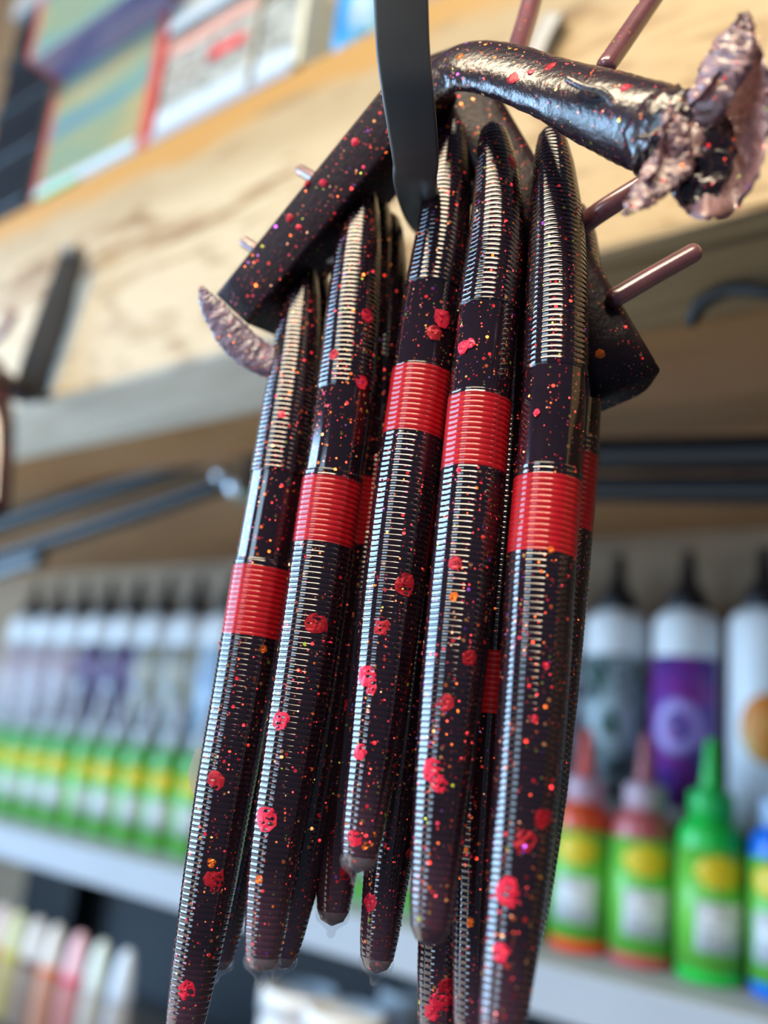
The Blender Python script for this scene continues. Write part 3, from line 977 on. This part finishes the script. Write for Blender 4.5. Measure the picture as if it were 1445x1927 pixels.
# two small dark-capped bottles at the end of the row
# ------------------------------------------------------------------ dropper bottles and jars under the grey shelf
YDR = .487
dcol = [((.50, .62, .80), (.35, .42, .55), 'pale blue'), ((.55, .68, .70), (.45, .52, .55), 'pale mint'), ((.70, .48, .60), (.60, .05, .12), 'pink'),
        ((.60, .64, .68), (.60, .16, .05), 'white cap and orange neck'), ((.58, .62, .68), (.10, .04, .05), 'white cap and dark neck'),
        ((.52, .60, .42), (.45, .45, .03), 'yellow-green'), ((.60, .55, .62), (.50, .10, .08), 'pale mauve')]
for i, (px, py) in enumerate(((240, 1797), (193, 1783), (152, 1764), (108, 1750), (73, 1737), (38, 1723), (8, 1708))):
    cap, liq, wd_ = dcol[i]
    p = onY(px, py, YDR)
    o = thing('dropper_bottle', 'small dropper bottle with %s cone cap under the grey shelf' % wd_ if i != 3 and i != 4 else 'small dropper bottle with %s under the grey shelf' % wd_,
              'bottle', (p[0], YDR, ZD), 'dropper bottles under the grey shelf')
    lathe('body', body_prof(.0108, .046, .0085, .002), plain('dropper_plastic', tuple(.45 * c + .2 for c in liq), .3, trans=.2), o, 18)
    lathe('neck_ring', [(.0086, .046), (.0100, .0465), (.0100, .051), (.0086, .0515)], plain('ring_plastic', liq, .35), o, 16)
    lathe('cap', [(.0088, .0515), (.0093, .053), (.0078, .066), (.0056, .077), (.0036, .0815), (.001, .083)], plain('cap_plastic', cap, .4), o, 18)
JW = plain('white_jar_lid', (.62, .66, .70), .4, var=.04)
JB = print_mat('jar_label', [(.4, (.55, .58, .62)), (.55, (.58, .60, .64)), (.62, (.55, .22, .30)), (.7, (.5, .54, .58))], 30)
for (px, py, Y, lb_) in ((566, 1858, .520, 'white-lidded jar below the shelf, left of the two large ones'), (652, 1898, .500, 'white-lidded jar in front of the other, below the worm tips'),
                         (772, 1862, .575, 'small pale jar behind the worm tails under the grey shelf')):
    p = onY(px, py, Y)
    rr = .027 if px < 700 else .021
    o = thing('jar', lb_, 'jar', (p[0], Y, ZD), 'white jars under the grey shelf')
    hh = p[2] - ZD
    lathe('body', [(rr * .8, 0), (rr * .95, .001), (rr * .95, hh - .016), (rr * .9, hh - .014)], JB, o, 28)
    lathe('lid', [(rr * .9, hh - .0155), (rr, hh - .015), (rr, hh - .0015), (rr * .96, hh), (rr * .86, hh), (rr * .84, hh - .0012), (rr * .3, hh - .0012), (.001, hh - .0012)], JW, o, 32)

# ------------------------------------------------------------------ boxes on top of the beam
HOLO = print_mat('holographic_print', [(.28, (0.09, 0.12, 0.23)), (.42, (0.11, 0.22, 0.22)), (.50, (0.17, 0.22, 0.15)), (.58, (0.29, 0.24, 0.12)), (.68, (0.24, 0.17, 0.17)), (.78, (.2, .17, .36))], 9, (.5, 1, 3.2), .2, .25)
HOLO2 = print_mat('violet_holographic_print', [(.34, (.04, .035, .22)), (.46, (.20, .19, .34)), (.54, (.30, .22, .32)), (.64, (.22, .34, .42)), (.72, (.34, .14, .62))], 14, (.5, 3, 2), .2, .25)
REDP = plain('red_card', (.36, .045, .045), .4)
WBOX = print_mat('white_box_print', [(.35, (.27, .30, .30)), (.50, (.32, .34, .34)), (.56, (.08, .09, .08)), (.64, (.27, .30, .30))], 60, (1, 1, 3.5))
CARD = plain('white_card', (.36, .45, .55), .5, var=.05)
GRYC = plain('painted_box_shade', (.24, .27, .34), .5)
SALM = plain('salmon_stripe', (.42, .24, .21), .5)
GRN = plain('green_print', (.05, .42, .20), .4)


def card_box(label, x0, x1, yf, dep, z0, z1, face, group=None, cat='box'):
    o = thing('packet', label, cat, ((x0 + x1) / 2, yf, z0), group)
    box('carton', x0, x1, yf, yf + dep, z0, z1, face, o, bev=.0012)
    return o


zb = ZT
yf1 = .251
a0, a1 = onY(75, 335, yf1), onY(268, 232, yf1)
zt1 = onY(103, 160, yf1)[2]
b1 = card_box('iridescent green and gold packet with red ends, lower of its stack', a0[0], a1[0], yf1, .07, zb, zt1, HOLO)
x0, x1 = sorted((a0[0], a1[0]))
box('end_cap', x0 - .0035, x0 + .001, yf1 - .001, yf1 + .071, zb, zt1 + .001, REDP, b1)
box('end_cap', x1 - .001, x1 + .0085, yf1 - .001, yf1 + .071, zb, zt1 + .001, REDP, b1)
box('base_strip', x0, x1 - .002, yf1 - .0015, yf1 + .002, zb + .002, zb + .009, CARD, b1)
box('green_corner', x0 + .003, x0 + (x1 - x0) * .45, yf1 - .0018, yf1, zb, zb + .003, GRN, b1, bev=.0003)
zc = zt1 + .0015
c0 = onZ(57, 115, zc)
yf2 = c0[1]
xr = onY(283, -22, yf2)[0]
b2 = card_box('iridescent violet packet with red ends, overhanging the lower packet', c0[0], xr, yf2, .07, zc, zc + .05, HOLO)
box('underside_print', c0[0] + .002, xr - .002, yf2 + .001, yf2 + .060, zc - .0006, zc + .001, HOLO2, b2, bev=.0002)
box('end_cap', c0[0] - .0035, c0[0] + .001, yf2 - .001, yf2 + .071, zc, zc + .051, REDP, b2)
box('end_cap', xr - .001, xr + .0085, yf2 - .001, yf2 + .071, zc, zc + .051, REDP, b2)
yw = .2525
d0, d1 = onY(296, 208, yw), onY(470, 112, yw)
box_shade = box('box_shade', d0[0] - .002, onY(560, 68, yw)[0], yw - .002, yw + .07, zb, zb + .006, GRYC)  # slab standing in for the shaded undersides of the white boxes
tag(box_shade, 'flat grey-blue slab painted as the shaded undersides of the white boxes', 'box_shade')
zl = zb + .006
ztw = onY(318, 82, yw)[2]
b3 = card_box('white printed box with red dash, standing on the grey-blue shade slab', d0[0], d1[0], yw, .06, zl, ztw, WBOX)
x0, x1 = sorted((d0[0], d1[0]))
hh = ztw - zl
box('bottom_strip', x0 + .001, x1 - .001, yw - .0008, yw + .001, zl + hh * .02, zl + hh * .22, CARD, b3, bev=.0003)
box('text_band', x0 + .001, x1 - .001, yw - .0006, yw + .001, zl + hh * .44, zl + hh * .66, print_mat('grey_text_band', [(.4, (.10, .10, .10)), (.55, (.40, .40, .38)), (.62, (.12, .12, .12))], 70, (1, 1, 3)), b3, bev=.0002)
box('red_dash', x0 + (x1 - x0) * .55, x0 + (x1 - x0) * .92, yw - .0012, yw + .001, zl + hh * .50, zl + hh * .62, plain('red_ink', (.48, .04, .05), .4), b3, bev=.0003)
box('salmon_stripe', x0 + .001, x1 - .001, yw - .0008, yw + .001, zl + hh * .80, zl + hh * .95, SALM, b3, bev=.0003)
b4 = card_box('white printed box lying on top of the red-dash box', d0[0] + .001, d1[0] - .002, yw - .003, .06, ztw + .0015, ztw + .035, WBOX)
box('bottom_strip', x0 + .002, x1 - .003, yw - .0038, yw - .001, ztw + .002, ztw + .009, CARD, b4, bev=.0003)
e0, e1 = onY(484, 98, yw), onY(560, 60, yw)
b5 = card_box('narrow white box with black and white print beside the red-dash box', e0[0], e1[0], yw, .06, zl, zl + .05, WBOX)
x0, x1 = sorted((e0[0], e1[0]))
box('bottom_panel', x0 + .0006, x1 - .0006, yw - .0008, yw + .001, zl + .001, zl + .013, CARD, b5, bev=.0003)
box('spine', x1, x1 + .004, yw, yw + .06, zl, zl + .05, plain('cream_card', (.50, .50, .40), .5), b5, bev=.0005)
g0, g1 = onY(600, 68, yw), onY(712, 10, yw)
gr = (g1[0] - g0[0]) / 2 * .98
o = thing('tub', 'round glossy blue tub on the beam left of the black hook', 'tub', ((g0[0] + g1[0]) / 2, yw + gr * .9, zb))
lathe('body', [(gr * .75, 0), (gr * .9, .002), (gr, .008), (gr, .05), (gr * .9, .054)], print_mat('blue_tub_print', [(.35, (.02, .16, .40)), (.5, (.03, .25, .52)), (.62, (.20, .50, .68))], 30), o)
lathe('lid', [(gr * .9, .054), (gr * 1.03, .0545), (gr * 1.03, .064), (gr * .9, .066)], plain('blue_lid', (.03, .16, .36), .35), o)
k0, k1 = onY(-60, 450, .262), onY(42, 368, .262)
o = thing('case', 'black ribbed case with grey lid at the far left of the beam', 'case', (k0[0], .262, zb))
hz = onY(20, 75, .275)[2]
box('shell', k0[0] - .02, k1[0], .268, .34, zb, hz, M['arm'], o, bev=.006)
box('lid', k0[0] - .02, k1[0] + .002, .262, .34, hz, hz + .02, M['greysteel'], o, bev=.003)
for q in range(4):
    z = zb + (hz - zb) * (q + .6) / 4.6
    box('rib', k0[0] - .018, k1[0] - .004, .2655, .272, z, z + .006, M['arm'], o, bev=.0015)
